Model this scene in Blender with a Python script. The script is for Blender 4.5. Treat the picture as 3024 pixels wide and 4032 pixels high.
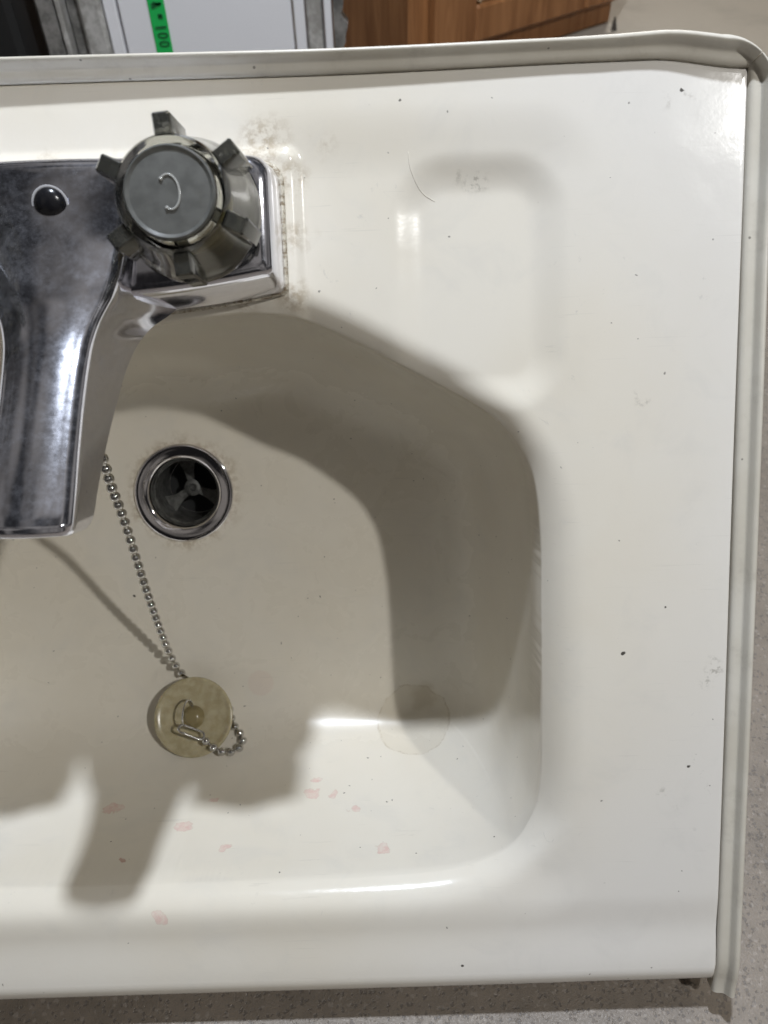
import bpy, bmesh, math, random
import numpy as np
from mathutils import Vector, Matrix, kdtree

for o in list(bpy.data.objects):
    bpy.data.objects.remove(o)
scene = bpy.context.scene
COL = scene.collection
R = math.radians
K = 0.00134                      # the sink is modelled in small units of 1.34 mm; K turns them into metres
TILT = R(52)                     # the sink leans back on its bowl, its deck 52 degrees off the floor
SINK = Matrix.Translation((0, 0, 0.3075)) @ Matrix.Rotation(TILT, 4, 'X')   # sink frame -> world

# ------------------------------------------------------------------ camera
cam_d = bpy.data.cameras.new('camera')
cam = bpy.data.objects.new('camera', cam_d)
COL.objects.link(cam)
scene.camera = cam
cam_d.sensor_fit = 'VERTICAL'
cam_d.sensor_height = 4.8
cam_d.sensor_width = 3.6
cam_d.lens = 3.997
cam_d.clip_start = 0.01
cam_d.clip_end = 50
cam_pos = Vector((90.4, -47.2, 274.4)) * K
front = Vector((349, 11400, 1842)).normalized()          # the sink's front direction seen by the camera (right, down, forward)
right = Vector((1.0, -0.0306, 0.0))
right = (right - right.dot(front) * front).normalized()
into = right.cross(front)
S2C = Matrix((right, -front, -into))                     # rows: sink axes in camera terms
cx = S2C @ Vector((1, 0, 0)); cy = S2C @ Vector((0, -1, 0)); cz = S2C @ Vector((0, 0, -1))
cm = Matrix(((cx.x, cy.x, cz.x, cam_pos.x), (cx.y, cy.y, cz.y, cam_pos.y), (cx.z, cy.z, cz.z, cam_pos.z), (0, 0, 0, 1)))
cam.matrix_world = SINK @ cm
cam_d.dof.use_dof = True
cam_d.dof.focus_distance = 0.40
cam_d.dof.aperture_fstop = 1.8

# ------------------------------------------------------------------ world and lamps
world = bpy.data.worlds.new('World')
scene.world = world
world.use_nodes = True
bgn = world.node_tree.nodes['Background']
# a dim indoor surrounding: large soft dark and light areas, as a cluttered room has
wt = world.node_tree
wtc = wt.nodes.new('ShaderNodeTexCoord')
wno = wt.nodes.new('ShaderNodeTexNoise')
wt.links.new(wtc.outputs['Generated'], wno.inputs['Vector'])
wno.inputs['Scale'].default_value = 2.4
wno.inputs['Detail'].default_value = 2.5
wra = wt.nodes.new('ShaderNodeValToRGB')
wra.color_ramp.elements[0].position = 0.46
wra.color_ramp.elements[0].color = (0.020, 0.019, 0.020, 1)
wra.color_ramp.elements[1].position = 0.62
wra.color_ramp.elements[1].color = (0.44, 0.41, 0.38, 1)
wt.links.new(wno.outputs['Fac'], wra.inputs['Fac'])
wt.links.new(wra.outputs['Color'], bgn.inputs['Color'])
bgn.inputs['Strength'].default_value = 0.38


def lamp(name, direction, dist, power, size, color, target=(60, -110, -20)):
    ld = bpy.data.lights.new(name, 'AREA')
    ld.shape = 'DISK'
    ld.size = size
    ld.energy = power
    ld.color = color
    lo = bpy.data.objects.new(name, ld)
    COL.objects.link(lo)
    t = SINK @ (Vector(target) * K)
    d = (SINK.to_3x3() @ Vector(direction)).normalized()
    lo.location = t + d * dist
    lo.rotation_euler = d.to_track_quat('Z', 'Y').to_euler()
    return lo


lamp('ceiling_lamp', (0.08, 1.75, 1.0), 1.25, 18.2, 0.06, (0.86, 0.935, 1.05), target=(50, -24, -5))
lamp('side_lamp', (0.60, 0.395, 1.0), 1.9, 13.2, 0.07, (1.0, 0.985, 0.955))
sl = bpy.data.lights['side_lamp']
sl.shape = 'RECTANGLE'; sl.size = 0.045; sl.size_y = 0.065
lamp('rear_fill', (0.38, 2.4, -0.50), 2.4, 25, 0.3, (1.0, 0.94, 0.84), target=(500, 500, -600))  # unseen fill light, added to brighten the floor behind the sink

scene.view_settings.view_transform = 'Standard'
scene.view_settings.look = 'None'
scene.view_settings.exposure = 0.13
scene.view_settings.gamma = 1
scene.view_settings.use_curve_mapping = False
scene.render.engine = 'CYCLES'
cy_s = scene.cycles
cy_s.use_denoising = True
cy_s.use_adaptive_sampling = True
cy_s.adaptive_threshold = 0.03
cy_s.max_bounces = 9
cy_s.transmission_bounces = 8
cy_s.glossy_bounces = 4
cy_s.diffuse_bounces = 4
cy_s.sample_clamp_indirect = 4
cy_s.blur_glossy = 0.3


# ------------------------------------------------------------------ material helpers
class NT:
    def __init__(self, name):
        self.m = bpy.data.materials.new(name)
        self.m.use_nodes = True
        self.t = self.m.node_tree
        self.b = self.t.nodes['Principled BSDF']

    def n(self, typ, **kw):
        nd = self.t.nodes.new(typ)
        for k, v in kw.items():
            setattr(nd, k, v)
        return nd

    def link(self, a, b):
        self.t.links.new(a, b)

    def put(self, sock, v):
        if hasattr(v, 'is_linked') or isinstance(v, bpy.types.NodeSocket):
            self.link(v, sock)
        else:
            sock.default_value = v

    def set(self, **kw):
        for k, v in kw.items():
            self.put(self.b.inputs[k.replace('_', ' ')], v)

    def coord(self, scale=1.0):
        tc = self.n('ShaderNodeTexCoord')
        vm = self.n('ShaderNodeVectorMath', operation='SCALE')
        self.link(tc.outputs['Object'], vm.inputs[0])
        vm.inputs['Scale'].default_value = scale
        return vm.outputs[0]

    def noise(self, co, scale, detail=4, rough=0.55, dist=0.0, color=False):
        nd = self.n('ShaderNodeTexNoise')
        self.link(co, nd.inputs['Vector'])
        nd.inputs['Scale'].default_value = scale
        nd.inputs['Detail'].default_value = detail
        nd.inputs['Roughness'].default_value = rough
        nd.inputs['Distortion'].default_value = dist
        return nd.outputs['Color' if color else 'Fac']

    def ramp(self, v, a, b, lo=0.0, hi=1.0, smooth=True):
        nd = self.n('ShaderNodeMapRange')
        nd.interpolation_type = 'SMOOTHSTEP' if smooth else 'LINEAR'
        self.put(nd.inputs['Value'], v)
        nd.inputs['From Min'].default_value = a
        nd.inputs['From Max'].default_value = b
        nd.inputs['To Min'].default_value = lo
        nd.inputs['To Max'].default_value = hi
        return nd.outputs['Result']

    def math(self, op, a, b=0.0, clamp=False):
        nd = self.n('ShaderNodeMath', operation=op)
        nd.use_clamp = clamp
        self.put(nd.inputs[0], a)
        self.put(nd.inputs[1], b)
        return nd.outputs[0]

    def mix(self, fac, a, b):
        nd = self.n('ShaderNodeMix', data_type='RGBA')
        self.put(nd.inputs['Factor'], fac)
        self.put(nd.inputs['A'], a)
        self.put(nd.inputs['B'], b)
        return nd.outputs['Result']

    def dist(self, co, c):
        nd = self.n('ShaderNodeVectorMath', operation='DISTANCE')
        self.link(co, nd.inputs[0])
        nd.inputs[1].default_value = c
        return nd.outputs['Value']

    def vor(self, co, scale, feature='F1', rnd=1.0):
        nd = self.n('ShaderNodeTexVoronoi', feature=feature)
        self.link(co, nd.inputs['Vector'])
        nd.inputs['Scale'].default_value = scale
        nd.inputs['Randomness'].default_value = rnd
        return nd

    def bump(self, h, strength, distance):
        nd = self.n('ShaderNodeBump')
        nd.inputs['Strength'].default_value = strength
        nd.inputs['Distance'].default_value = distance
        self.link(h, nd.inputs['Height'])
        self.link(nd.outputs['Normal'], self.b.inputs['Normal'])


def rgb(r, g, b):
    return (r, g, b, 1.0)


# ------------------------------------------------------------------ object helpers (sink units in, metres out)
def tag(o, label=None, cat=None, group=None, kind=None):
    if label: o['label'] = label
    if cat: o['category'] = cat
    if group: o['group'] = group
    if kind: o['kind'] = kind
    return o


def root(name, base, label, cat, group=None, frame=SINK, k=K):
    o = bpy.data.objects.new(name, None)
    COL.objects.link(o)
    o.empty_display_size = 0.02
    o.matrix_world = frame @ Matrix.Translation(Vector(base) * k)
    o['base'] = tuple(base)
    return tag(o, label, cat, group)


def mesh_obj(name, verts, faces, mat, parent=None, base=(0, 0, 0), k=K, smooth=True, angle=None):
    me = bpy.data.meshes.new(name)
    b = Vector(base)
    me.from_pydata([(Vector(v) - b) * k for v in verts], [], faces)
    me.update()
    bm = bmesh.new(); bm.from_mesh(me)
    bmesh.ops.recalc_face_normals(bm, faces=bm.faces)
    bm.to_mesh(me); bm.free()
    if smooth:
        me.shade_smooth()
        if angle:
            me.set_sharp_from_angle(angle=R(angle))
    o = bpy.data.objects.new(name, me)
    COL.objects.link(o)
    me.materials.append(mat)
    if parent:
        o.parent = parent
    return o


def loft(rings, closed=True, cap0=True, cap1=True):
    n = len(rings[0]); V = [p for r in rings for p in r]; F = []
    for i in range(len(rings) - 1):
        for j in range(n if closed else n - 1):
            a = i * n + j; b = i * n + (j + 1) % n
            F.append((a, b, b + n, a + n))
    if cap0: F.append(tuple(range(n - 1, -1, -1)))
    if cap1: F.append(tuple(range((len(rings) - 1) * n, len(rings) * n)))
    return V, F


def lathe(prof, n=48, c=(0, 0, 0), cap0=False, cap1=False):
    rings = [[(c[0] + r * math.cos(2 * math.pi * j / n), c[1] + r * math.sin(2 * math.pi * j / n), c[2] + z) for j in range(n)] for r, z in prof]
    return loft(rings, True, cap0, cap1)


def merge(*parts):
    V = []; F = []
    for v, f in parts:
        k = len(V); V += list(v); F += [tuple(i + k for i in q) for q in f]
    return V, F


def tube(pts, r, n=10, closed=False):
    pts = [Vector(p) for p in pts]; m = len(pts); rings = []
    up = None
    for i, p in enumerate(pts):
        if closed: t = pts[(i + 1) % m] - pts[i - 1]
        else: t = pts[min(i + 1, m - 1)] - pts[max(i - 1, 0)]
        t.normalize()
        if up is None:
            up = t.orthogonal().normalized()
        up = (up - up.dot(t) * t).normalized()
        w = t.cross(up)
        rings.append([tuple(p + r * (math.cos(2 * math.pi * j / n) * up + math.sin(2 * math.pi * j / n) * w)) for j in range(n)])
    if closed:
        rings.append(rings[0])
        return loft(rings, True, False, False)
    return loft(rings)


def sphere(r, n=16, m=10, c=(0, 0, 0)):
    return lathe([(max(r * math.sin(math.pi * i / m), 1e-4), -r * math.cos(math.pi * i / m)) for i in range(m + 1)], n, c)


def box(x0, x1, y0, y1, z0, z1, bev=0.0):
    """a box with chamfered edges"""
    b = bev
    if b <= 0:
        rings = [[(x0, y0, z), (x1, y0, z), (x1, y1, z), (x0, y1, z)] for z in (z0, z1)]
        return loft(rings)
    def ring(i, z):
        return [(x0 + b + i, y0 + i, z), (x1 - b - i, y0 + i, z), (x1 - i, y0 + b + i, z), (x1 - i, y1 - b - i, z), (x1 - b - i, y1 - i, z), (x0 + b + i, y1 - i, z), (x0 + i, y1 - b - i, z), (x0 + i, y0 + b + i, z)]
    return loft([ring(b, z0), ring(0, z0 + b), ring(0, z1 - b), ring(b, z1)])


# ------------------------------------------------------------------ floor
FL = NT('speckled_concrete')
co = FL.coord(1.0)
big = FL.noise(co, 9, 5)
mid = FL.noise(co, 90, 4)
grit = FL.noise(co, 900, 3, 0.7)
fsub = FL.n('ShaderNodeVectorMath', operation='SUBTRACT'); FL.link(FL.noise(co, 700, 2, color=True), fsub.inputs[0]); fsub.inputs[1].default_value = (0.5, 0.5, 0.5)
fsc = FL.n('ShaderNodeVectorMath', operation='SCALE'); FL.link(fsub.outputs[0], fsc.inputs[0]); fsc.inputs['Scale'].default_value = 0.0028
fad = FL.n('ShaderNodeVectorMath', operation='ADD'); FL.link(co, fad.inputs[0]); FL.link(fsc.outputs[0], fad.inputs[1])
fco = fad.outputs[0]
v1 = FL.vor(fco, 430)
v2 = FL.vor(fco, 340)
colr = FL.mix(FL.ramp(big, 0.3, 0.7), rgb(0.160, 0.132, 0.103), rgb(0.215, 0.178, 0.140))
colr = FL.mix(FL.ramp(mid, 0.35, 0.7, 0, 0.6), colr, rgb(0.255, 0.212, 0.168))
glare = FL.math('MULTIPLY', FL.ramp(FL.dist(co, (1.1, 1.5, 0)), 1.05, 0.55), FL.ramp(big, 0.25, 0.5, 0.7, 1.0))  # light glare on the far floor, painted into its colour
colr = FL.mix(FL.math('MULTIPLY', glare, 0.85), colr, rgb(0.50, 0.44, 0.35))
colr = FL.mix(FL.ramp(grit, 0.35, 0.65, 0, 0.45), colr, rgb(0.16, 0.145, 0.13))
sep = FL.n('ShaderNodeSeparateColor'); FL.link(v1.outputs['Color'], sep.inputs[0])
dark = FL.math('MULTIPLY', FL.ramp(v1.outputs['Distance'], 0.50, 0.28), FL.ramp(sep.outputs[0], 0.42, 0.55))
colr = FL.mix(FL.math('MULTIPLY', FL.math('MULTIPLY', dark, 0.48), FL.math('SUBTRACT', 1.0, FL.math('MULTIPLY', glare, 0.8))), colr, rgb(0.075, 0.07, 0.068))
sep2 = FL.n('ShaderNodeSeparateColor'); FL.link(v2.outputs['Color'], sep2.inputs[0])
lite = FL.math('MULTIPLY', FL.ramp(v2.outputs['Distance'], 0.45, 0.25), FL.ramp(sep2.outputs[1], 0.76, 0.80))
colr = FL.mix(FL.math('MULTIPLY', lite, 0.14), colr, rgb(0.60, 0.56, 0.52))
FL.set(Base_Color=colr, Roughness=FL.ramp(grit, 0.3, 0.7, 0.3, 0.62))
FL.bump(FL.math('ADD', grit, FL.math('MULTIPLY', dark, -0.7)), 0.5, 0.0006)
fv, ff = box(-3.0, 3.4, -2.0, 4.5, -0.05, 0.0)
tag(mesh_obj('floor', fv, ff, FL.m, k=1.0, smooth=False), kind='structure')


# ------------------------------------------------------------------ sink basin
RIM = [(0, -29.6), (20, -29.2), (36, -27.8), (50, -27.0), (65, -29.0), (79.6, -35.0), (94.5, -43.0), (109.5, -51.0), (121, -57.8), (129.5, -64.4),
       (135.4, -72.0), (140, -82.6), (142.4, -102), (142.9, -130), (142.9, -170), (142.4, -191), (139.5, -204), (132, -215), (119, -221.5), (100, -224.6), (61, -225.6), (0, -225.6)]
DRAIN = (0.6, -97.2)
CEN = (0.0, -128.0)
SEAM_X, SEAM_Y, FRONT_Y = 203.6, 41.8, -260.0


def seam_bow(x):
    """the rear edge bows out a little towards the corners, then dips at them"""
    f = abs(x) / SEAM_X
    return 1.6 * smooth(0.3, 0.86, f) - 3.2 * smooth(0.86, 1.0, f)


def catmull(pts, per=14):
    out = []
    P = [np.array(p, float) for p in pts]
    P = [2 * P[0] - P[1]] + P + [2 * P[-1] - P[-2]]
    for i in range(1, len(P) - 2):
        for k in range(per):
            t = k / per
            out.append(0.5 * (2 * P[i] + (P[i + 1] - P[i - 1]) * t + (2 * P[i - 1] - 5 * P[i] + 4 * P[i + 1] - P[i + 2]) * t * t + (3 * P[i] - P[i - 1] - 3 * P[i + 1] + P[i + 2]) * t ** 3))
    out.append(P[-2])
    return np.array(out)


_half = catmull(RIM)
RIMC = np.vstack([_half, (_half * np.array([-1, 1]))[-2:0:-1]])


def smooth(a, b, x):
    t = np.clip((x - a) / (b - a), 0, 1)
    return t * t * (3 - 2 * t)


def rrect(x, y, x0, x1, y0, y1, r):
    cx_, cy_, hx, hy = (x0 + x1) / 2, (y0 + y1) / 2, (x1 - x0) / 2 - r, (y1 - y0) / 2 - r
    qx, qy = np.abs(x - cx_) - hx, np.abs(y - cy_) - hy
    return np.hypot(np.maximum(qx, 0), np.maximum(qy, 0)) + np.minimum(np.maximum(qx, qy), 0) - r


def deck_z(x, y):
    ax = np.abs(x)
    z = 0.25 * np.sin(x * 0.031 + 1.0) * np.sin(y * 0.027 + 0.4)
    z = z - 1.9 * smooth(5.0, -17.0, rrect(x, y, -156, 156, -236, 29, 17))
    z = z + 1.9 * smooth(1.5, -3.0, rrect(x, y, -67.5, 67.5, -40, 22, 4))
    z = z - 2.5 * smooth(4.0, -9.0, rrect(ax, y, 98, 147, -57, 16, 15))
    z = z - 0.7 * smooth(-231, -244, y) * smooth(-259, -244, y)
    z = z - 0.12 * smooth(148, 160, ax) * smooth(182, 165, ax)
    return z


def rim_drop(x, y, s):
    """the deck rolls down towards the bowl"""
    fr = smooth(-200, -222, y)
    amp = 5.4 + 2.0 * smooth(-72, -130, y)
    wd = 10.5 + 4.5 * smooth(-65, -110, y)
    return amp * np.clip(1 + s / wd, 0, 1) ** (2.5 + 1.5 * fr)


def bowl_z(x, y, s):
    run = 46 - 4 * smooth(-120, -190, y)
    t = np.clip((s + 0.25) / run, 0, 1)
    depth = 107.5 - 0.02 * np.minimum(np.hypot(x - DRAIN[0], y - DRAIN[1]), 120)
    ex = 0.33 + 0.10 * smooth(-188, -214, y) + 0.15 * smooth(-95, -60, y)
    z = -depth * (1 - (1 - t) ** 3) ** ex
    return np.where(s < -0.25, -(s + 0.25) * 9.0, z)


def smin(a, b, k):
    h = np.clip(0.5 + 0.5 * (b - a) / k, 0, 1)
    return b * (1 - h) + a * h - k * h * (1 - h)


def signed(x, y):
    """distance to the rim curve, positive inside the bowl"""
    kd = signed.kd
    d = np.array([kd.find((a, b, 0))[2] for a, b in zip(x, y)])
    th = np.arctan2(y - CEN[1], x - CEN[0])
    rr = np.hypot(x - CEN[0], y - CEN[1])
    return np.where(rr < np.interp(th, signed.th, signed.r, period=2 * math.pi), d, -d)


_dense = np.vstack([np.linspace(RIMC[i], RIMC[(i + 1) % len(RIMC)], 30)[:-1] for i in range(len(RIMC))])
signed.kd = kdtree.KDTree(len(_dense))
for i, p in enumerate(_dense):
    signed.kd.insert((p[0], p[1], 0), i)
signed.kd.balance()
_th = np.arctan2(_dense[:, 1] - CEN[1], _dense[:, 0] - CEN[0])
_r = np.hypot(_dense[:, 0] - CEN[0], _dense[:, 1] - CEN[1])
_o = np.argsort(_th)
signed.th, signed.r = _th[_o], _r[_o]


def surf(x, y):
    x = np.atleast_1d(np.asarray(x, float)); y = np.atleast_1d(np.asarray(y, float))
    s = signed(x, y)
    return smin(deck_z(x, y) - rim_drop(x, y, s), bowl_z(x, y, s), 10.0)


def basin_mesh():
    NA = 1100
    th = np.linspace(-math.pi, math.pi, NA, endpoint=False)
    corners = [math.atan2(yy - CEN[1], xx - CEN[0]) for xx in (SEAM_X, -SEAM_X) for yy in (SEAM_Y, FRONT_Y)]
    th = np.sort(np.concatenate([th, corners])); NA = len(th)
    c, s = np.cos(th), np.sin(th)
    rin = np.interp(th, signed.th, signed.r, period=2 * math.pi)
    with np.errstate(divide='ignore'):
        rx = SEAM_X / np.maximum(np.abs(c), 1e-9)
        ry = np.where(s > 0, (SEAM_Y - CEN[1]) / np.maximum(s, 1e-9), (FRONT_Y - CEN[1]) / np.minimum(s, -1e-9))
    back = (s > 0) & (ry <= rx)
    for _ in range(4):
        ry = np.where(back, (SEAM_Y + seam_bow(np.clip(ry * c, -SEAM_X, SEAM_X)) - CEN[1]) / np.maximum(s, 1e-9), ry)
    rout = np.where(back, ry, np.minimum(rx, ry))
    side = (~back) & (s > 0)
    rout = np.where(side, np.minimum(rout, (SEAM_Y - 1.6 - CEN[1]) / np.maximum(s, 1e-9)), rout)
    rows = []
    ins = [0.0]
    step = 0.22
    while ins[-1] < 75:
        ins.append(ins[-1] + step); step = min(step * 1.12, 2.4)
    ins = np.array(ins)
    rmid = rin - 70
    for f in np.linspace(0.01, 1, 34)[:-1]:
        rows.append(f * rmid)
    for d in ins[::-1]:
        rows.append(rin - d * 70 / ins[-1])
    outs = list(np.concatenate([np.arange(0.25, 3, 0.25), np.arange(3, 15, 0.6)]))
    for d in outs:
        rows.append(rin + d * np.minimum(1, (rout - rin) / 22))
    base_r = rows[-1]
    for f in np.linspace(0, 1, 76)[1:]:
        rows.append(base_r + (rout - base_r) * f)
    NR = len(rows)
    X = np.concatenate([CEN[0] + r * c for r in rows]); Y = np.concatenate([CEN[1] + r * s for r in rows])
    Z = surf(X, Y)
    # even the walls out along the rim so that the corners turn softly
    Zr = Z.reshape(NR, NA)
    fq = np.fft.rfftfreq(NA)
    for i_ in range(NR):
        dep = float(np.mean(rin - rows[i_]))
        sg_ = min(max(dep - 2.0, 0) * 2.2, 42.0)
        if sg_ > 0.5:
            Zr[i_] = np.fft.irfft(np.fft.rfft(Zr[i_]) * np.exp(-2 * (math.pi * fq * sg_) ** 2), NA)
    Z = Zr.reshape(-1)
    V = list(map(tuple, np.stack([X, Y, Z], 1)))
    F = []
    keep = np.hypot(X - DRAIN[0], Y - DRAIN[1]) > 16.5
    for i in range(NR - 1):
        for j in range(NA):
            a, b = i * NA + j, i * NA + (j + 1) % NA
            if keep[a] and keep[b] and keep[a + NA] and keep[b + NA]:
                F.append((a, b, b + NA, a + NA))
    F.append(tuple(range(NA - 1, -1, -1)))
    # the rolled front edge, and a straight turn-down under the trim on the other sides
    last = (NR - 1) * NA
    isf = ry <= rx
    isf &= s < 0
    prev = last
    steps = [(8.5 * math.sin(a), -8.5 * (1 - math.cos(a))) for a in np.linspace(0, math.pi / 2, 12)[1:]] + [(8.5, -14), (8.3, -21), (6.5, -22)]
    for (dy, dz) in steps:
        k0 = len(V)
        for j in range(NA):
            x, y, z = V[last + j]
            if isf[j]:
                V.append((x, y - dy, z + dz))
            else:
                V.append((x + (0.3 if x > 0 else -0.3) * (abs(x) > SEAM_X - 1), y, z + dz * 0.6))
        for j in range(NA):
            F.append((prev + j, prev + (j + 1) % NA, k0 + (j + 1) % NA, k0 + j))
        prev = k0
    return V, F


PL = NT('cream_moulded_plastic')
uc = PL.coord(1.0 / K)                       # coordinates in sink units
wob = PL.n('ShaderNodeVectorMath', operation='SCALE')
sub = PL.n('ShaderNodeVectorMath', operation='SUBTRACT')
PL.link(PL.noise(uc, 0.16, 3, color=True), sub.inputs[0]); sub.inputs[1].default_value = (0.5, 0.5, 0.5)
PL.link(sub.outputs[0], wob.inputs[0]); wob.inputs['Scale'].default_value = 9.0
wadd = PL.n('ShaderNodeVectorMath', operation='ADD'); PL.link(uc, wadd.inputs[0]); PL.link(wob.outputs[0], wadd.inputs[1])
wc = wadd.outputs[0]                          # the same, wobbled, for uneven stain outlines
base = PL.mix(PL.ramp(PL.noise(uc, 0.012, 4), 0.3, 0.7), rgb(0.665, 0.617, 0.522), rgb(0.69, 0.652, 0.572))
film = PL.noise(uc, 0.05, 4, 0.62, 0.6)
# the used middle has yellowed, the far right of the deck has not
base = PL.mix(PL.ramp(PL.dist(wc, (20, -100, -40)), 140, 215, 0, 0.75), base, rgb(0.672, 0.652, 0.622))
base = PL.mix(PL.ramp(film, 0.50, 0.74, 0, 0.16), base, rgb(0.50, 0.49, 0.46))


def patch(items, co_):
    """one mask for many round marks: (centre, radius) -> largest of radius - distance"""
    best = None
    for c_, r_ in items:
        v_ = PL.math('SUBTRACT', r_, PL.dist(co_, c_))
        best = v_ if best is None else PL.math('MAXIMUM', best, v_)
    return best


gn = PL.noise(uc, 0.33, 4, 0.7)
# faded pink drips on the front of the bowl
pk = patch([((55.6, -221.2, -63.0), 3.0), ((65.8, -221.4, -61.2), 2.2), ((74.4, -222.8, -52.3), 2.6), ((5.8, -223.9, -43.9), 3.0), ((25.4, -225.2, -29.6), 2.7), ((85.7, -225.0, -25.0), 3.6),
            ((7.5, -235.0, -0.6), 3.0), ((58.0, -218.5, -72.0), 2.4), ((15.8, -221.6, -60.5), 2.0), ((-26.1, -222.2, -57.4), 3.4), ((-12.7, -225.5, -22.8), 2.2)], wc)
base = PL.mix(PL.math('MULTIPLY', PL.ramp(pk, 0.0, 0.45), PL.ramp(gn, 0.3, 0.7, 0.15, 0.75)), base, rgb(0.62, 0.39, 0.35))
base = PL.mix(PL.math('MULTIPLY', PL.math('MULTIPLY', PL.ramp(pk, -0.1, 0.1), PL.ramp(pk, 0.6, 0.2)), 0.16), base, rgb(0.40, 0.25, 0.18))
bs = PL.dist(wc, (-12.7, -225.5, -22.8))
base = PL.mix(PL.ramp(bs, 2.1, 1.5, 0, 0.55), base, rgb(0.36, 0.20, 0.15))
base = PL.mix(PL.ramp(PL.dist(uc, (30.5, -187.4, -105.6)), 6.4, 5.6, 0, 0.16), base, rgb(0.58, 0.38, 0.34))
# the dried water ring
mw = PL.n('ShaderNodeVectorMath', operation='SCALE'); PL.link(wob.outputs[0], mw.inputs[0]); mw.inputs['Scale'].default_value = 0.5
mwa = PL.n('ShaderNodeVectorMath', operation='ADD'); PL.link(uc, mwa.inputs[0]); PL.link(mw.outputs[0], mwa.inputs[1])
rd = PL.dist(mwa.outputs[0], (101.0, -205.7, -97.7))
base = PL.mix(PL.ramp(rd, 17.0, 16.4, 0, 0.22), base, rgb(0.52, 0.45, 0.32))
base = PL.mix(PL.math('MULTIPLY', PL.ramp(rd, 17.2, 16.8), PL.math('MULTIPLY', PL.ramp(rd, 15.9, 16.6), PL.ramp(gn, 0.36, 0.66, 0.05, 0.5))), base, rgb(0.36, 0.29, 0.19))
base = PL.mix(PL.ramp(PL.dist(wc, (106.0, -196.0, -103.0)), 8.5, 3.0, 0, 0.40), base, rgb(0.36, 0.30, 0.20))
# single dark specks
dk = patch([((169.0, -141.8, 0), 1.1), ((183.4, -126.3, 0), 0.6), ((192.6, -183.0, 0), 0.65), ((189.8, -181.6, 0), 0.5), ((194.5, -179.0, 0), 0.4), ((68.6, 13.3, -2.4), 0.55), ((184.8, 34.8, 0), 0.7), ((-25.4, -144.1, -106.5), 0.75), ((113.6, -256.0, 0), 0.7), ((116.0, -255.0, 0), 0.5)], mwa.outputs[0])
base = PL.mix(PL.ramp(dk, 0.0, 0.3, 0, 0.93), base, rgb(0.03, 0.025, 0.02))
# smudges
sg = patch([((122.5, 10.9, -4.6), 5.0), ((117.0, 12.0, -4.0), 3.0), ((199.4, -147.6, 0), 5.0), ((197.5, -152.0, 0), 4.0), ((183.3, -192.9, 0), 3.2), ((188.0, -197.0, 0), 2.6), ((186, 33.0, 0), 3.0), ((180.0, 32.0, 0), 2.6), ((147.0, -16.0, -2.6), 3.0), ((174.0, -58.0, 0), 4.0)], wc)
base = PL.mix(PL.math('MULTIPLY', PL.ramp(sg, 0.0, 4.0), PL.ramp(gn, 0.48, 0.62, 0, 0.55)), base, rgb(0.25, 0.23, 0.19))
# brown grime round the faucet foot and a rusty halo round the drain
gm = patch([((57, 24, 0), 11), ((64, 14, 0), 9), ((66, -4, 0), 8), ((64, -22, 0), 9), ((48, -26, 0), 9), ((30, 21, 0), 6), ((14, 21, 0), 5), ((-9, 21, 0), 6), ((76, 22, 0), 6), ((DRAIN[0], DRAIN[1], -106), 29)], wc)
base = PL.mix(PL.math('MULTIPLY', PL.ramp(gm, 0.0, 9.0), PL.ramp(gn, 0.40, 0.62, 0, 0.62)), base, rgb(0.34, 0.265, 0.17))
# dark specks of dirt, sparse
for sc_, th_, rad_, st_ in [(0.10, 0.72, 0.050, 0.9), (0.22, 0.80, 0.085, 0.7)]:
    vv = PL.vor(mwa.outputs[0], sc_)
    sp_ = PL.n('ShaderNodeSeparateColor'); PL.link(vv.outputs['Color'], sp_.inputs[0])
    m_ = PL.math('MULTIPLY', PL.ramp(vv.outputs['Distance'], rad_, rad_ * 0.6), PL.math('GREATER_THAN', sp_.outputs[0], th_))
    base = PL.mix(PL.math('MULTIPLY', m_, st_), base, rgb(0.10, 0.09, 0.08))
# grey scuffs
sn = PL.noise(uc, 0.14, 5, 0.75, 1.2)
sm = PL.noise(uc, 0.018, 2)
m_ = PL.math('MULTIPLY', PL.ramp(sn, 0.63, 0.72), PL.ramp(sm, 0.50, 0.66))
base = PL.mix(PL.math('MULTIPLY', m_, 0.4), base, rgb(0.36, 0.35, 0.33))
# faint wiping scratches
smp = PL.n('ShaderNodeMapping'); PL.link(uc, smp.inputs['Vector']); smp.inputs['Rotation'].default_value = (0, 0, 0.6); smp.inputs['Scale'].default_value = (0.035, 1.3, 0.3)
scn = PL.noise(smp.outputs[0], 1.0, 2, 0.6, 0.4)
base = PL.mix(PL.math('MULTIPLY', PL.ramp(scn, 0.66, 0.72), PL.ramp(sm, 0.42, 0.60, 0, 0.16)), base, rgb(0.38, 0.36, 0.32))
sxyz = PL.n('ShaderNodeSeparateXYZ'); PL.link(uc, sxyz.inputs[0])
# the bottom of the bowl is worn dull
rgh = PL.math('ADD', PL.ramp(film, 0.35, 0.75, 0.10, 0.19), PL.ramp(sxyz.outputs[2], -78, -98, 0.0, 0.16))
PL.set(Base_Color=base, Roughness=rgh)
PL.b.inputs['IOR'].default_value = 1.49
PL.b.inputs['Specular IOR Level'].default_value = 0.38
peel = PL.noise(uc, 0.75, 2, 0.5)
PL.bump(peel, 0.03, 0.0006)

sink = root('sink', (0, -140, -115), 'cream moulded plastic bathroom sink with stained bowl leaning on the concrete floor', 'sink')
SB = (0, -140, -115)
bv, bf = basin_mesh()
basin = mesh_obj('basin', bv, bf, PL.m, sink)
basin.matrix_parent_inverse = Matrix.Identity(4)
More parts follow.
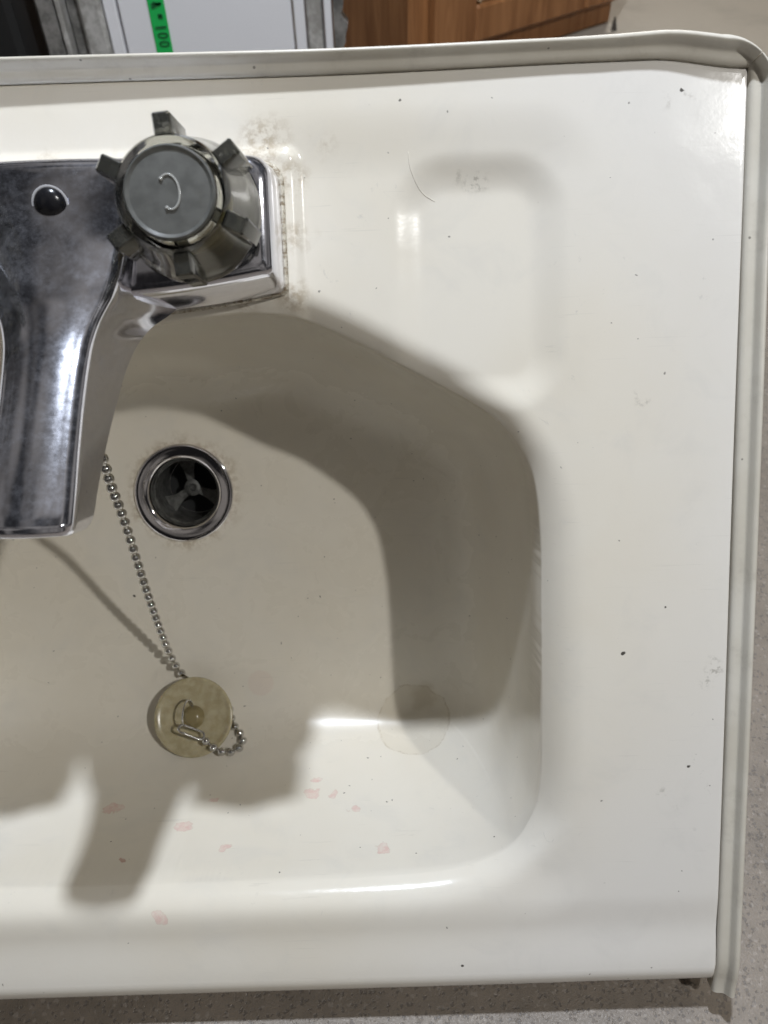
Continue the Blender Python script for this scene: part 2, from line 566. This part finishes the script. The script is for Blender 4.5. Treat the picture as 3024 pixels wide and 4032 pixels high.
# the basin keeps sink coordinates (its stains are placed in them), so shift it back by the sink's base
basin.location = -Vector(SB) * K
sol = basin.modifiers.new('thickness', 'SOLIDIFY')
sol.thickness = 2.2 * K
sol.offset = -1

# ------------------------------------------------------------------ edge trim
TR = NT('trim_plastic')
tcu = TR.coord(1.0 / K)
tb = TR.mix(TR.ramp(TR.noise(tcu, 0.03, 4), 0.3, 0.7), rgb(0.52, 0.485, 0.41), rgb(0.60, 0.57, 0.50))
tb = TR.mix(TR.ramp(TR.noise(tcu, 0.09, 6, 0.7), 0.52, 0.72, 0, 0.35), tb, rgb(0.36, 0.33, 0.28))
tv = TR.vor(tcu, 0.16)
tsp = TR.n('ShaderNodeSeparateColor'); TR.link(tv.outputs['Color'], tsp.inputs[0])
tm = TR.math('MULTIPLY', TR.ramp(tv.outputs['Distance'], 0.09, 0.05), TR.math('GREATER_THAN', tsp.outputs[0], 0.75))
tb = TR.mix(TR.math('MULTIPLY', tm, 0.8), tb, rgb(0.13, 0.12, 0.10))
TR.set(Base_Color=tb, Roughness=0.36)
TR.bump(TR.noise(tcu, 0.7, 3), 0.12, 0.0006)


def chaikin(pts, n=2):
    for _ in range(n):
        q = [pts[0]]
        for a, b in zip(pts[:-1], pts[1:]):
            q += [(a[0] * .75 + b[0] * .25, a[1] * .75 + b[1] * .25), (a[0] * .25 + b[0] * .75, a[1] * .25 + b[1] * .75)]
        q.append(pts[-1]); pts = q
    return pts


TOP = chaikin([(0.0, -1.5), (0.05, 0.7), (0.9, 1.9), (2.9, 2.3), (3.7, 2.7), (4.4, 4.6), (5.1, 6.2), (6.0, 6.6), (6.8, 6.0), (7.0, 4.6)])
PROF = [(0.6, -7)] + TOP + [(7.0, -8.5), (5.8, -8.5), (5.8, -7)]
g = 0.35


def trim_piece(kind):
    rings = []
    if kind == 'rear':
        path = [('s', t) for t in np.linspace(-1, 1, 90)]
        path = [('al', a) for a in np.linspace(44.3, 3, 10)] + path + [('ar', a) for a in np.linspace(3, 44.3, 10)]
    else:
        path = [('ar', a) for a in np.linspace(45.7, 88, 10)] + [('d', t) for t in np.linspace(0, 1, 80)]
    for typ, t in path:
        ring = []
        for o, z in PROF:
            if kind == 'rear':
                f = t if typ == 's' else (1 if typ == 'ar' else -1)
                osc = 0.84 + 0.16 * smooth(0.75, 1.0, abs(f)); zsc = 1.08 - 0.35 * smooth(-0.2, 0.78, f) + 0.25 * smooth(0.84, 1.0, f)
                if typ != 's': zsc = 0.98
            else:
                f = t if typ == 'd' else 0
                osc = 1.0; zsc = 0.98 - 0.33 * smooth(0.0, 0.15, f)
            oo = o * osc; zz = z * zsc if z > 0 else z
            r = oo * 2.5
            ex, ey = SEAM_X + g + oo, SEAM_Y + g + oo
            if typ == 's':
                p = (t * (ex - r), ey + seam_bow(min(abs(t) * (ex - r), SEAM_X)), zz)
            elif typ in ('ar', 'al'):
                a = R(t); sg = 1 if typ == 'ar' else -1
                p = (sg * (ex - r + r * math.sin(a)), ey - r + r * math.cos(a) + seam_bow(min(ex - r, SEAM_X)), zz)
            else:
                y0 = ey - r + seam_bow(min(ex - r, SEAM_X)); y1 = -271.5
                drop = 3.0 * smooth(0.95, 1.0, t)
                p = (ex + 0.5 * math.sin(t * 3.0), y0 + (y1 - y0) * t, zz - drop)
            ring.append(p)
        rings.append(ring)
    if kind == 'left':
        rings = [[(-x, y, z) for x, y, z in r] for r in rings]
    return loft(rings)


for kind in ('rear', 'right', 'left'):
    v, f = trim_piece(kind)
    mesh_obj('edge_trim', v, f, TR.m, sink, base=SB, angle=50)

# ------------------------------------------------------------------ metals
def chrome(name, dirt=0.35, tint=(0.80, 0.80, 0.83), rough=0.06):
    M = NT(name)
    c1 = M.coord(1.0 / K)
    a = M.noise(c1, 0.07, 6, 0.65, 0.5)
    b = M.noise(c1, 0.45, 6, 0.75)
    film_ = M.math('MULTIPLY', M.ramp(a, 0.30, 0.66, 0.45, 1.0), M.ramp(b, 0.25, 0.75, 0.35, 1.0), True)
    dv = M.vor(c1, 0.16)
    ds = M.n('ShaderNodeSeparateColor'); M.link(dv.outputs['Color'], ds.inputs[0])
    drop = M.math('MULTIPLY', M.ramp(dv.outputs['Distance'], 0.10, 0.05), M.math('GREATER_THAN', ds.outputs[1], 0.86))
    film2 = M.math('MAXIMUM', M.math('MULTIPLY', film_, dirt), M.math('MULTIPLY', drop, dirt * 1.6), True)
    M.set(Base_Color=M.mix(film2, rgb(*tint), rgb(0.50, 0.50, 0.56)),
          Metallic=M.ramp(film2, 0.0, 1.0, 1.0, 0.55), Roughness=M.ramp(film2, 0.0, 0.8, rough, 0.30, False))
    M.bump(M.noise(c1, 0.12, 2), 0.05, 0.001)
    return M.m


CHROME = chrome('spotted_chrome', 0.26, (0.87, 0.88, 0.96), 0.07)
CHROME_D = chrome('drain_chrome', 0.10, (0.78, 0.76, 0.77), 0.05)
BEADM = chrome('bead_chrome', 0.05, (0.56, 0.55, 0.53), 0.10)
TUBEM = NT('scaled_drain_metal')
tco = TUBEM.coord(1.0 / K)
tn = TUBEM.noise(tco, 0.25, 5, 0.65)
TUBEM.set(Base_Color=TUBEM.mix(TUBEM.ramp(tn, 0.35, 0.65), rgb(0.06, 0.06, 0.056), rgb(0.15, 0.15, 0.142)), Metallic=0.5, Roughness=0.5)
BLACK = NT('black_plastic'); BLACK.set(Base_Color=rgb(0.010, 0.010, 0.012), Roughness=0.22)
DARK = NT('flat_black'); DARK.set(Base_Color=rgb(0.004, 0.004, 0.004), Roughness=0.7)
BRASS = NT('dull_brass'); BRASS.set(Base_Color=rgb(0.45, 0.38, 0.20), Metallic=0.9, Roughness=0.4)

# ------------------------------------------------------------------ drain, a part of the sink
ZF = -107.0
drain = bpy.data.objects.new('drain', None); COL.objects.link(drain); drain.parent = sink
drain.location = (Vector((DRAIN[0], DRAIN[1], ZF)) - Vector(SB)) * K
drain.empty_display_size = 0.01
pr = chaikin([(22.3, 0.0), (22.4, 0.9), (21.8, 1.7), (20.0, 1.7), (17.2, 1.1), (15.9, 0.5), (15.3, -0.8)])
v, f = lathe(pr, 72); mesh_obj('flange', v, f, CHROME_D, drain)
pr = [(15.4, -0.7), (15.0, -1.2), (14.9, -2.5), (14.8, -4.0), (14.2, -4.6), (13.9, -5.5), (13.8, -24), (13.4, -40)]
v, f = lathe(pr, 64); mesh_obj('drain_pipe', v, f, TUBEM.m, drain, angle=40)
parts = [lathe([(4.0, -20.5), (4.0, -18.3), (3.2, -17.8), (1.7, -17.8), (1.6, -19.5)], 24, cap0=True, cap1=True)]
v, f = merge(*parts); mesh_obj('strainer_hub', v, f, TUBEM.m, drain, angle=40)
for a in (100, 215, 335):
    rg = lambda z: [(3.2, -1.7, z), (8, -2.2, z), (12, -3.6, z), (14.2, -5.4, z), (14.2, 5.4, z), (12, 3.6, z), (8, 2.2, z), (3.2, 1.7, z)]
    bx = loft([rg(-20.6), rg(-18.6)])
    ca, sa = math.cos(R(a)), math.sin(R(a))
    mesh_obj('strainer_spoke', [(x * ca - y * sa, x * sa + y * ca, z) for x, y, z in bx[0]], bx[1], TUBEM.m, drain, smooth=False)
v, f = lathe([(13.6, -30), (0.2, -30.5)], 40, cap1=True)
mesh_obj('pipe_dark_disc', v, f, DARK.m, drain)  # black disc added inside the pipe, its colour standing for the hole's deep shade

# ------------------------------------------------------------------ faucet
FB = (0, 0, 0)
ZP = float(surf([20], [10])[0])          # height of the platform it stands on
faucet = root('faucet', (0, 0, ZP), 'spotted chrome two-handle faucet with wide spout over the bowl', 'faucet')
FBASE = (0, 0, 0)


def foot_outline(inset, finset, n=9):
    """right half front to back, mirrored: rounded corners, front bowed out towards the middle"""
    pts = []
    xr, yb = 62 - inset, 17.2 - inset
    rb, rf = 6.5, 2.6
    fy = lambda x: -21.0 - 6.0 * (1 - min(1, abs(x) / 62.0) ** 2) + finset
    for x in np.linspace(0, xr - rf, 14):
        pts.append((x, fy(x)))
    y0 = fy(xr - rf)
    for a in np.linspace(-90, 0, 6)[1:]:
        pts.append((xr - rf + rf * math.cos(R(a)), y0 + rf + rf * math.sin(R(a))))
    for a in np.linspace(0, 90, 8):
        pts.append((xr - rb + rb * math.cos(R(a)), yb - rb + rb * math.sin(R(a))))
    for x in np.linspace(xr - rb, 0, 12)[1:]:
        pts.append((x, yb))
    left = [(-x, y) for x, y in pts[-2:0:-1]]
    return pts + left


lev = [(0, 0, 0.2), (0.2, 0.5, 4), (1.0, 3.0, 15.5), (1.4, 3.6, 17.2), (2.2, 4.4, 18.6), (3.4, 5.4, 19.4), (5.0, 7.0, 19.8), (9.0, 10.5, 20.0)]
rings = [[(x, y, z) for x, y in foot_outline(i, fi)] for i, fi, z in lev]
v, f = loft(rings)
mesh_obj('base_plate', v, f, CHROME, faucet, angle=38)

SEC = [  # y, top height, bottom height, half width at top, half width at bottom
    (15.5, 19.0, 10, 23.0, 25.0), (13.5, 21.2, 10, 23.5, 26.0), (8, 22.8, 10, 23.0, 27.0), (0, 24.6, 9, 22.0, 28.0), (-8, 26.8, 8, 21.0, 29.0), (-15, 29.4, 6, 19.8, 29.5),
    (-20, 31.4, 4, 18.6, 30.0), (-24, 33.0, 3, 17.4, 29.4), (-27.4, 34.6, 5, 15.8, 26.0), (-31, 36.4, 9.5, 14.2, 21.8), (-34.5, 38.2, 14, 13.2, 19.8), (-38.5, 40.4, 18, 12.5, 18.1),
    (-45, 44.0, 23, 12.1, 16.4), (-53, 48.4, 28.5, 11.9, 15.1), (-61, 52.8, 33.5, 11.9, 13.9), (-69, 57.2, 38.5, 12.0, 13.0), (-75.5, 60.6, 43, 12.1, 12.6), (-80, 63.0, 46.5, 12.1, 12.6),
    (-82.4, 64.1, 48.5, 12.0, 12.6), (-84.0, 64.0, 50, 11.6, 12.2), (-85.0, 63.1, 51.4, 11.0, 11.6), (-85.4, 61.4, 52.6, 10.2, 10.8)]
rings = []
for i in range(len(SEC) - 1):
    for k in range(4):
        t = k / 4
        p0, p1, p2, p3 = [np.array(SEC[max(0, min(len(SEC) - 1, i + q))]) for q in (-1, 0, 1, 2)]
        if i > len(SEC) - 6: s_ = p1 + (p2 - p1) * t
        else: s_ = 0.5 * (2 * p1 + (p2 - p0) * t + (2 * p0 - 5 * p1 + 4 * p2 - p3) * t * t + (3 * p1 - p0 - 3 * p2 + p3) * t ** 3)
        rings.append(s_)
rings.append(np.array(SEC[-1]))


def section(y, zt, zb, ht, hb):
    pts = []
    rt = min(4.2, (zt - zb) * 0.3)
    crown = 1.3 * min(1.0, ht / 12)
    half = [(u * (ht - rt), zt + crown * (1 - u * u)) for u in np.linspace(0, 1, 9)]
    sx, sz = hb - ht, zb - (zt - rt)
    for a in np.linspace(75, 5, 6):
        half.append((ht - rt + rt * math.cos(R(a)), zt - rt + rt * math.sin(R(a))))
    flare = max(0.0, hb - ht - 1.5) * float(smooth(-40, -29, y))
    for t in np.linspace(0.06, 1, 12):
        # concave flare where the spout grows out of its foot
        xx = ht + (hb - ht) * (t if flare <= 0 else t * (1 - min(1, flare / 8)) + (t ** 2.6) * min(1, flare / 8))
        half.append((xx, zt - rt + sz * t))
    half.append((hb - 1.4, zb - 0.9))
    half.append((hb * 0.5, zb - 1.0))
    half.append((0, zb - 1.0))
    full = half + [(-x, z) for x, z in half[-2:0:-1]]
    return [(x, y, z) for x, z in full]


v, f = loft([section(*s_) for s_ in rings])
mesh_obj('spout', v, f, CHROME, faucet, angle=60)
v, f = lathe([(4.5, -0.6), (4.55, 0.1), (4.2, 0.9), (3.2, 1.7), (1.8, 2.2), (0.5, 2.35)], 36, cap1=True)
bt = mesh_obj('hole_plug', v, f, BLACK.m, faucet)
bt.location = Vector((0.0, 2.4, 25.3)) * K
bt.rotation_euler = (R(19), 0, 0)
SC = NT('lime_scale'); SC.set(Base_Color=rgb(0.5, 0.5, 0.52), Roughness=0.7)
v, f = lathe([(4.4, 0.0), (4.9, 0.12), (5.15, 0.0)], 36)
sr = mesh_obj('scale_ring', v, f, SC.m, faucet)
sr.location = Vector((0.0, 2.4, 25.35)) * K
sr.rotation_euler = (R(19), 0, 0)
# old brown sealant squeezed out round the foot
GK = NT('old_sealant')
gc = GK.coord(1.0 / K)
gq = GK.noise(gc, 0.5, 6, 0.7)
GK.set(Base_Color=GK.mix(GK.ramp(gq, 0.35, 0.62), rgb(0.20, 0.15, 0.09), rgb(0.60, 0.56, 0.47)), Roughness=0.8)
GK.bump(gq, 0.8, 0.001)
rnd = random.Random(5)
ol = foot_outline(-0.9, -0.7)
rings = []
for i_, (off, z) in enumerate([(0.0, -0.6), (0.0, 0.25), (-0.9, 0.9)]):
    rnd2 = random.Random(3)
    rings.append([(x * (1 + off / 62), y * (1 + off / 20), ZP + z + rnd2.uniform(-0.15, 0.25) * (i_ > 0)) for x, y in ol])
v, f = loft(rings, True, False, True)
mesh_obj('sealant', v, f, GK.m, faucet, base=(0, 0, ZP))

# handles
ACR = NT('smoky_acrylic')
ACR.set(Base_Color=rgb(0.58, 0.58, 0.53), Roughness=0.05, IOR=1.49)
ACR.b.inputs['Transmission Weight'].default_value = 1.0
ACR2 = NT('dark_smoky_acrylic')
ACR2.set(Base_Color=rgb(0.17, 0.17, 0.15), Roughness=0.08, IOR=1.49)
ACR2.b.inputs['Transmission Weight'].default_value = 0.85
CAP = NT('frosted_acrylic_cap')
cco = CAP.coord(1.0 / K)
CAP.set(Base_Color=CAP.mix(CAP.ramp(CAP.noise(cco, 0.3, 5), 0.3, 0.7), rgb(0.17, 0.172, 0.162), rgb(0.23, 0.232, 0.22)), Roughness=0.32)
CAP.b.inputs['Transmission Weight'].default_value = 0.5
LET = NT('clear_letter'); LET.set(Base_Color=rgb(0.33, 0.33, 0.31), Roughness=0.12)


def make_handle(cxh, mirror=False):
    h = bpy.data.objects.new('handle', None); COL.objects.link(h); h.parent = faucet
    h.location = (Vector((cxh, -1.0, 0)) - Vector((0, 0, ZP))) * K
    h.empty_display_size = 0.01
    # ribbed clear skirt, hollow below
    n = 144
    prof = [(12.2, 52.2), (13.6, 51.8), (14.4, 50.6), (14.8, 48.5), (15.4, 45), (16.6, 39), (17.6, 34), (19.0, 30), (19.5, 27.5), (19.0, 26.5), (16.6, 26.5), (15.6, 30), (13.6, 38), (12.4, 44), (11.6, 47.5), (10.4, 48.6)]
    v, f = lathe(prof, n, cap0=True, cap1=True)
    mesh_obj('knob_body', v, f, ACR.m, h, angle=40)
    for k in range(6):
        a = R(95 + 60 * k)
        r0, r1a, r1b, w = 12.6, 20.0, 20.8, 2.35
        ring = lambda z, r1, ww, ri: [(ri, -ww, z), (r1 - .5, -ww, z), (r1, -ww + .5, z), (r1, ww - .5, z), (r1 - .5, ww, z), (ri, ww, z)]
        V, F = loft([ring(30.5, r1b - 1.0, w - .2, 16.5), ring(31.5, r1b, w, 16.3), ring(49.2, r1a, w, 13.9), ring(50.2, r1a - .6, w - .5, 13.7)])
        ca, sa = math.cos(a), math.sin(a)
        mesh_obj('rib', [(x * ca - y * sa, x * sa + y * ca, z) for x, y, z in V], F, ACR2.m, h, angle=30)
    v, f = lathe([(11.6, 51.4), (11.5, 52.6), (11.0, 53.1), (10.5, 52.7), (10.1, 52.4), (5, 52.7), (0.3, 52.8)], 72, cap0=True, cap1=True)
    cap = mesh_obj('cap', v, f, CAP.m, h, angle=35)
    pts = []
    for t in np.linspace(-118, 128, 40):
        pts.append((-2.6 * math.cos(R(t)) * 1.0, 4.3 * math.sin(R(t)), 52.85))
    # an open letter C, its mouth to the left as the knob is turned
    pts = [(-x, y, z) for x, y, z in pts]
    parts = [tube(pts, 0.33, 8), sphere(0.55, 12, 8, pts[0]), sphere(0.55, 12, 8, pts[-1])]
    v, f = merge(*parts)
    v = [(x * .97 - y * .10, x * .10 + y * .97, z) for x, y, z in v]
    if not mirror:
        mesh_obj('letter', v, f, LET.m, h)
    v, f = lathe([(7.0, 19.8), (7.0, 24), (5.5, 24.5), (5.0, 30), (5.0, 46)], 32, cap1=True)
    mesh_obj('stem', v, f, BRASS.m, h, angle=40)
    return h


make_handle(39.6)['label'] = 'smoky clear six-ribbed handle marked C on the right'
make_handle(-39.6, True)['label'] = 'smoky clear six-ribbed handle on the left'

# ------------------------------------------------------------------ stopper and chain
PLUG = (1.5, -198.7, -94.8)
PLUG_TILT = 22
RUB = NT('yellowed_rubber')
rco = RUB.coord(1.0 / K)
rn = RUB.noise(rco, 0.25, 5, 0.6)
RUB.set(Base_Color=RUB.mix(RUB.ramp(rn, 0.3, 0.7), rgb(0.35, 0.30, 0.18), rgb(0.45, 0.40, 0.27)), Roughness=0.24)
RUB.b.inputs['Subsurface Weight'].default_value = 0.35
RUB.b.inputs['Subsurface Radius'].default_value = (0.004, 0.003, 0.0015)
KNB = NT('amber_rubber_boss'); KNB.set(Base_Color=rgb(0.22, 0.18, 0.09), Roughness=0.2)
plug = root('drain_stopper', PLUG, 'round yellowed rubber drain stopper with wire ring lying in the bowl', 'drain stopper')
plug.matrix_world = SINK @ Matrix.Translation(Vector(PLUG) * K) @ Matrix.Rotation(R(-PLUG_TILT), 4, 'X')
prd = chaikin([(9.5, -2.6), (10.6, -2.4), (13.6, 0.4), (17.4, 2.4), (17.9, 3.4), (17.6, 4.1), (16.6, 4.3), (15.0, 3.7)]) + [(9, 3.3), (4.4, 3.6)]
v, f = lathe(prd, 64, cap0=True, cap1=True); mesh_obj('disc', v, f, RUB.m, plug, angle=45)
v, f = lathe(chaikin([(5.2, 4.0), (4.6, 4.6), (3.6, 6.6), (2.9, 7.4), (1.0, 7.6)]), 32, cap1=True)
mesh_obj('boss', v, f, KNB.m, plug)
rp = [(-1.2 + 0.5 * math.cos(R(a)) - 0.9 * math.sin(R(a)), 1.6 + 6.0 * math.cos(R(a)), 9.8 + 5.6 * math.sin(R(a))) for a in range(0, 360, 10)]
v, f = tube(rp, 0.42, 8, True); mesh_obj('wire_ring', v, f, BEADM, plug)

BR = 1.86
beads = []          # filled from the chain path below
CHAIN = []
CHAIN = [(2.6, -56, 18), (0.7, -72.7, 0), (-0.9, -81.5, -10), (-2.8, -97.2, -28), (-5.9, -131.5, -60), (-7.9, -161.0, -88), (-6.4, -176.5, -99.5), (-2.6, -183.4, -103.3), (1.5, -186.2, -103.6), (5.6, -187.8, -103.6),
         (9.4, -189.2, -103.5), (12.4, -191.6, -103.2), (14.8, -195.2, -102.4), (16.5, -199.4, -100.9), (17.6, -203.0, -98.4), (19.8, -205.6, -95.9), (22.6, -207.9, -93.0), (23.2, -210.2, -89.2),
         (20.6, -211.5, -86.2), (17.0, -211.7, -84.6), (13.4, -209.8, -83.0), (9.6, -206.4, -82.8), (6.2, -202.4, -82.6)]
if CHAIN:
    P3 = [Vector(p) for p in CHAIN]
    path = catmull(P3, 10)
    L = np.concatenate([[0], np.cumsum(np.linalg.norm(np.diff(path, axis=0), axis=1))])
    taut = L[np.argmin(np.abs(path[:, 1] + 183))]          # where the taut run meets the slack loop
    for d in list(np.arange(0, taut, 5.6)) + list(np.arange(taut + 4.4, L[-1], 4.3)):
        beads.append(tuple(np.interp(d, L, path[:, i]) for i in range(3)))
    CB = CHAIN[-1]
    chain = root('bead_chain', CB, 'shiny metal ball chain running from under the spout to the stopper', 'chain')
    sv, sf = sphere(BR, 20, 12)
    bead0 = None
    for p in beads:
        if bead0 is None:
            bead0 = mesh_obj('bead', sv, sf, BEADM, chain)
            b = bead0
        else:
            b = bead0.copy(); COL.objects.link(b); b.parent = chain
        b.location = (Vector(p) - Vector(CB)) * K
    v, f = tube(beads, 0.55, 6)
    mesh_obj('link_wire', v, f, BEADM, chain, base=CB)
    ca_, cb_ = Vector((6.2, -202.4, -82.6)), Vector((-1.2, -198.6, -81.6))
    ax_ = (cb_ - ca_).normalized(); sd_ = ax_.cross(Vector((0.2, 0.6, 0.8))).normalized()
    loop = []
    for a in range(-90, 91, 15):
        loop.append(cb_ + 1.7 * (ax_ * math.cos(R(a)) + sd_ * math.sin(R(a))))
    for a in range(90, 271, 15):
        loop.append(ca_ + 1.7 * (ax_ * math.cos(R(a)) + sd_ * math.sin(R(a))))
    v, f = tube(loop, 0.55, 8, True)
    mesh_obj('clasp', v, f, BEADM, chain, base=CB)

# ------------------------------------------------------------------ things standing behind the sink (world metres)
def wroot(name, base, label, cat, rz=0.0):
    o = bpy.data.objects.new(name, None); COL.objects.link(o)
    o.location = base; o.rotation_euler = (0, 0, rz); o.empty_display_size = 0.05
    return tag(o, label, cat)


def wpart(name, vf, mat, parent, smooth_=False):
    return mesh_obj(name, vf[0], vf[1], mat, parent, k=1.0, smooth=smooth_)


WP = NT('white_panel_paint')
WP.set(Base_Color=rgb(0.72, 0.72, 0.74), Roughness=0.55)
WP.bump(WP.noise(WP.coord(1.0), 500, 3), 0.3, 0.0005)
AL = NT('weathered_aluminium')
ac = AL.coord(1.0)
an = AL.noise(ac, 45, 6, 0.7)
AL.set(Base_Color=AL.mix(AL.ramp(an, 0.35, 0.65), rgb(0.10, 0.098, 0.09), rgb(0.27, 0.26, 0.245)), Metallic=0.3, Roughness=0.55)
AL.bump(an, 0.5, 0.002)
AL2 = NT('pale_aluminium')
a2 = AL2.coord(1.0)
AL2.set(Base_Color=AL2.mix(AL2.ramp(AL2.noise(a2, 60, 5, 0.7), 0.4, 0.65), rgb(0.30, 0.29, 0.27), rgb(0.50, 0.49, 0.47)), Metallic=0.2, Roughness=0.5)
GT = NT('green_tape'); GT.set(Base_Color=rgb(0.010, 0.42, 0.085), Roughness=0.45)
INK = NT('dark_marker_ink'); INK.set(Base_Color=rgb(0.004, 0.11, 0.03), Roughness=0.5)
YD = 0.62
door = wroot('framed_panel', (-0.052, YD, 0), 'white panel in weathered grey metal frame standing behind the sink', 'panel')
H = 0.62
wpart('panel', box(-0.075, 0.096, 0.0, 0.012, 0, H, 0.001), WP.m, door)
wpart('frame_strip', box(-0.153, -0.134, -0.012, 0.02, 0, H, 0.002), AL.m, door)
wpart('frame_strip', box(-0.1325, -0.1275, -0.016, 0.02, 0, H, 0.001), AL2.m, door)
wpart('frame_strip', box(-0.126, -0.1145, 0.0, 0.02, 0, H, 0.001), AL.m, door)
wpart('frame_strip', box(-0.113, -0.0905, -0.010, 0.02, 0, H, 0.003), AL2.m, door)
wpart('frame_strip', box(-0.0895, -0.0775, -0.002, 0.014, 0, H, 0.001), WP.m, door)
wpart('frame_strip', box(0.0985, 0.109, -0.004, 0.02, 0, H, 0.001), WP.m, door)
wpart('frame_strip', box(0.1105, 0.127, 0.0, 0.02, 0, H, 0.002), AL2.m, door)
wpart('frame_strip', box(0.1285, 0.136, -0.006, 0.02, 0, H, 0.001), WP.m, door)
wv = [(0.1375 + 0.011 + 0.0025 * math.sin(z * 180) + 0.0015 * math.sin(z * 371 + 1), z) for z in np.linspace(0, H, 120)]
rings = [[(0.1375, -0.002, z), (x, -0.002, z), (x, 0.018, z), (0.1375, 0.018, z)] for x, z in wv]
wpart('frame_strip', loft(rings), AL.m, door)
tape = wpart('tape', box(-0.0455, -0.029, -0.0016, -0.0006, 0.05, 0.40, 0.0002), GT.m, door)
strokes = []
def stroke(x, z, dx, dz, w=0.0011):
    a = Vector((x, 0, z)); d = Vector((dx, 0, dz)); n_ = Vector((-d.z, 0, d.x)).normalized() * w
    q = [a - n_, a + d - n_, a + d + n_, a + n_]
    strokes.append(loft([[(p.x, -0.0021, p.z) for p in q], [(p.x, -0.00165, p.z) for p in q]]))
cxt = -0.0372
for zc, kind in [(0.211, '2'), (0.2005, 'x'), (0.190, '1'), (0.183, '0'), (0.175, '0'), (0.221, '4')]:
    if kind == 'x':
        stroke(cxt, zc - .002, .004, .004); stroke(cxt + .004, zc - .002, -.004, .004)
    elif kind == '1':
        stroke(cxt - .005, zc, .011, .0008)
    elif kind == '2':
        stroke(cxt - .005, zc, .010, .001); stroke(cxt - .005, zc - .003, .010, .004); stroke(cxt - .003, zc + .002, .006, -.002)
    elif kind == '4':
        stroke(cxt - .005, zc, .011, .0); stroke(cxt, zc - .003, .0, .006)
    else:
        for k in range(10):
            a0, a1 = R(36 * k), R(36 * k + 38)
            stroke(cxt + .001 + .0048 * math.cos(a0), zc + .0022 * math.sin(a0), .0048 * (math.cos(a1) - math.cos(a0)), .0022 * (math.sin(a1) - math.sin(a0)), 0.0007)
v, f = merge(*strokes)
wr = mesh_obj('writing', v, f, INK.m, tape, k=1.0, smooth=False)

blk = wroot('black_block', (-0.388, 0.62, 0), 'plain black block at the far left behind the sink', 'box')  # plain black shape filling the area left of the frame strips
wpart('body', box(-0.2, 0.165, -0.03, 0.3, 0, 0.5, 0.006), DARK.m, blk)
wpart('top_slab', box(-0.205, 0.168, -0.035, 0.305, 0.502, 0.53, 0.006), DARK.m, blk)

WD = NT('brown_oak')
wc_ = WD.coord(1.0)
mp = WD.n('ShaderNodeMapping'); WD.link(wc_, mp.inputs['Vector']); mp.inputs['Scale'].default_value = (60, 60, 4)
gr = WD.noise(mp.outputs[0], 1.0, 6, 0.65, 1.5)
WD.set(Base_Color=WD.mix(WD.ramp(gr, 0.3, 0.7), rgb(0.21, 0.084, 0.028), rgb(0.37, 0.17, 0.066)), Roughness=0.42)
LW = NT('pale_oak_panel')
lw = LW.coord(1.0)
mp2 = LW.n('ShaderNodeMapping'); LW.link(lw, mp2.inputs['Vector']); mp2.inputs['Scale'].default_value = (60, 60, 4)
LW.set(Base_Color=LW.mix(LW.ramp(LW.noise(mp2.outputs[0], 1, 5), 0.3, 0.7), rgb(0.50, 0.34, 0.20), rgb(0.62, 0.46, 0.30)), Roughness=0.4)
cab = wroot('wood_cabinet', (0.176, 0.954, 0), 'brown wooden cabinet with panelled door behind the sink', 'cabinet', R(35.2))
# local x runs along its front face, local y into it
wpart('carcass', box(0.0, 0.412, 0.0, 0.30, 0.0, 0.60, 0.003), WD.m, cab)
cd = bpy.data.objects.new('door', None); COL.objects.link(cd); cd.parent = cab; cd.scale = (1.1, 1.0, 1.1)
wpart('stile', box(0.030, 0.098, -0.018, -0.001, 0.034, 0.52, 0.003), WD.m, cd)
wpart('stile', box(0.300, 0.368, -0.018, -0.001, 0.034, 0.52, 0.003), WD.m, cd)
wpart('rail', box(0.0985, 0.2995, -0.0175, -0.001, 0.034, 0.078, 0.003), WD.m, cd)
wpart('rail', box(0.0985, 0.2995, -0.0175, -0.001, 0.46, 0.52, 0.003), WD.m, cd)
wpart('raised_panel', box(0.100, 0.298, -0.011, -0.002, 0.080, 0.458, 0.006), LW.m, cd)

SPL = NT('dark_splinter'); SPL.set(Base_Color=rgb(0.05, 0.04, 0.03), Roughness=0.8)
v, f = loft([[(0.515, 0.965, 0.0), (0.524, 0.963, 0.0), (0.522, 0.971, 0.0)], [(0.516, 0.968, 0.010), (0.522, 0.966, 0.011), (0.520, 0.970, 0.010)], [(0.519, 0.968, 0.020), (0.520, 0.968, 0.020), (0.520, 0.969, 0.019)]])
mv = Vector((0.519, 0.967, 0)); mw_ = Vector((0.511, 1.155, 0))
sp = mesh_obj('wood_splinter', [Vector(p) - mv for p in v], f, SPL.m, k=1.0, smooth=False)
sp.location = mw_
tag(sp, 'tiny dark splinter on the floor beside the wooden cabinet foot', 'splinter')

# a pale hair lying on the soap dish edge
HR = NT('hair'); HR.set(Base_Color=rgb(0.72, 0.68, 0.60), Roughness=0.5)
hp = [tuple(p) for p in catmull([(101.2, 19.9), (101.6, 15.9), (103.3, 11.3), (105.6, 8.0), (109.2, 5.6)], 8)]
hz = surf([p[0] for p in hp], [p[1] for p in hp]) + 0.06
hair = root('hair', (105, 12, float(hz.min())), 'fine pale hair lying on the soap dish beside the faucet', 'hair')
HB = (105, 12, float(hz.min()))
v, f = tube([(p[0], p[1], float(z)) for p, z in zip(hp, hz)], 0.07, 5)
hs = mesh_obj('strand', v, f, HR.m, hair, base=HB)
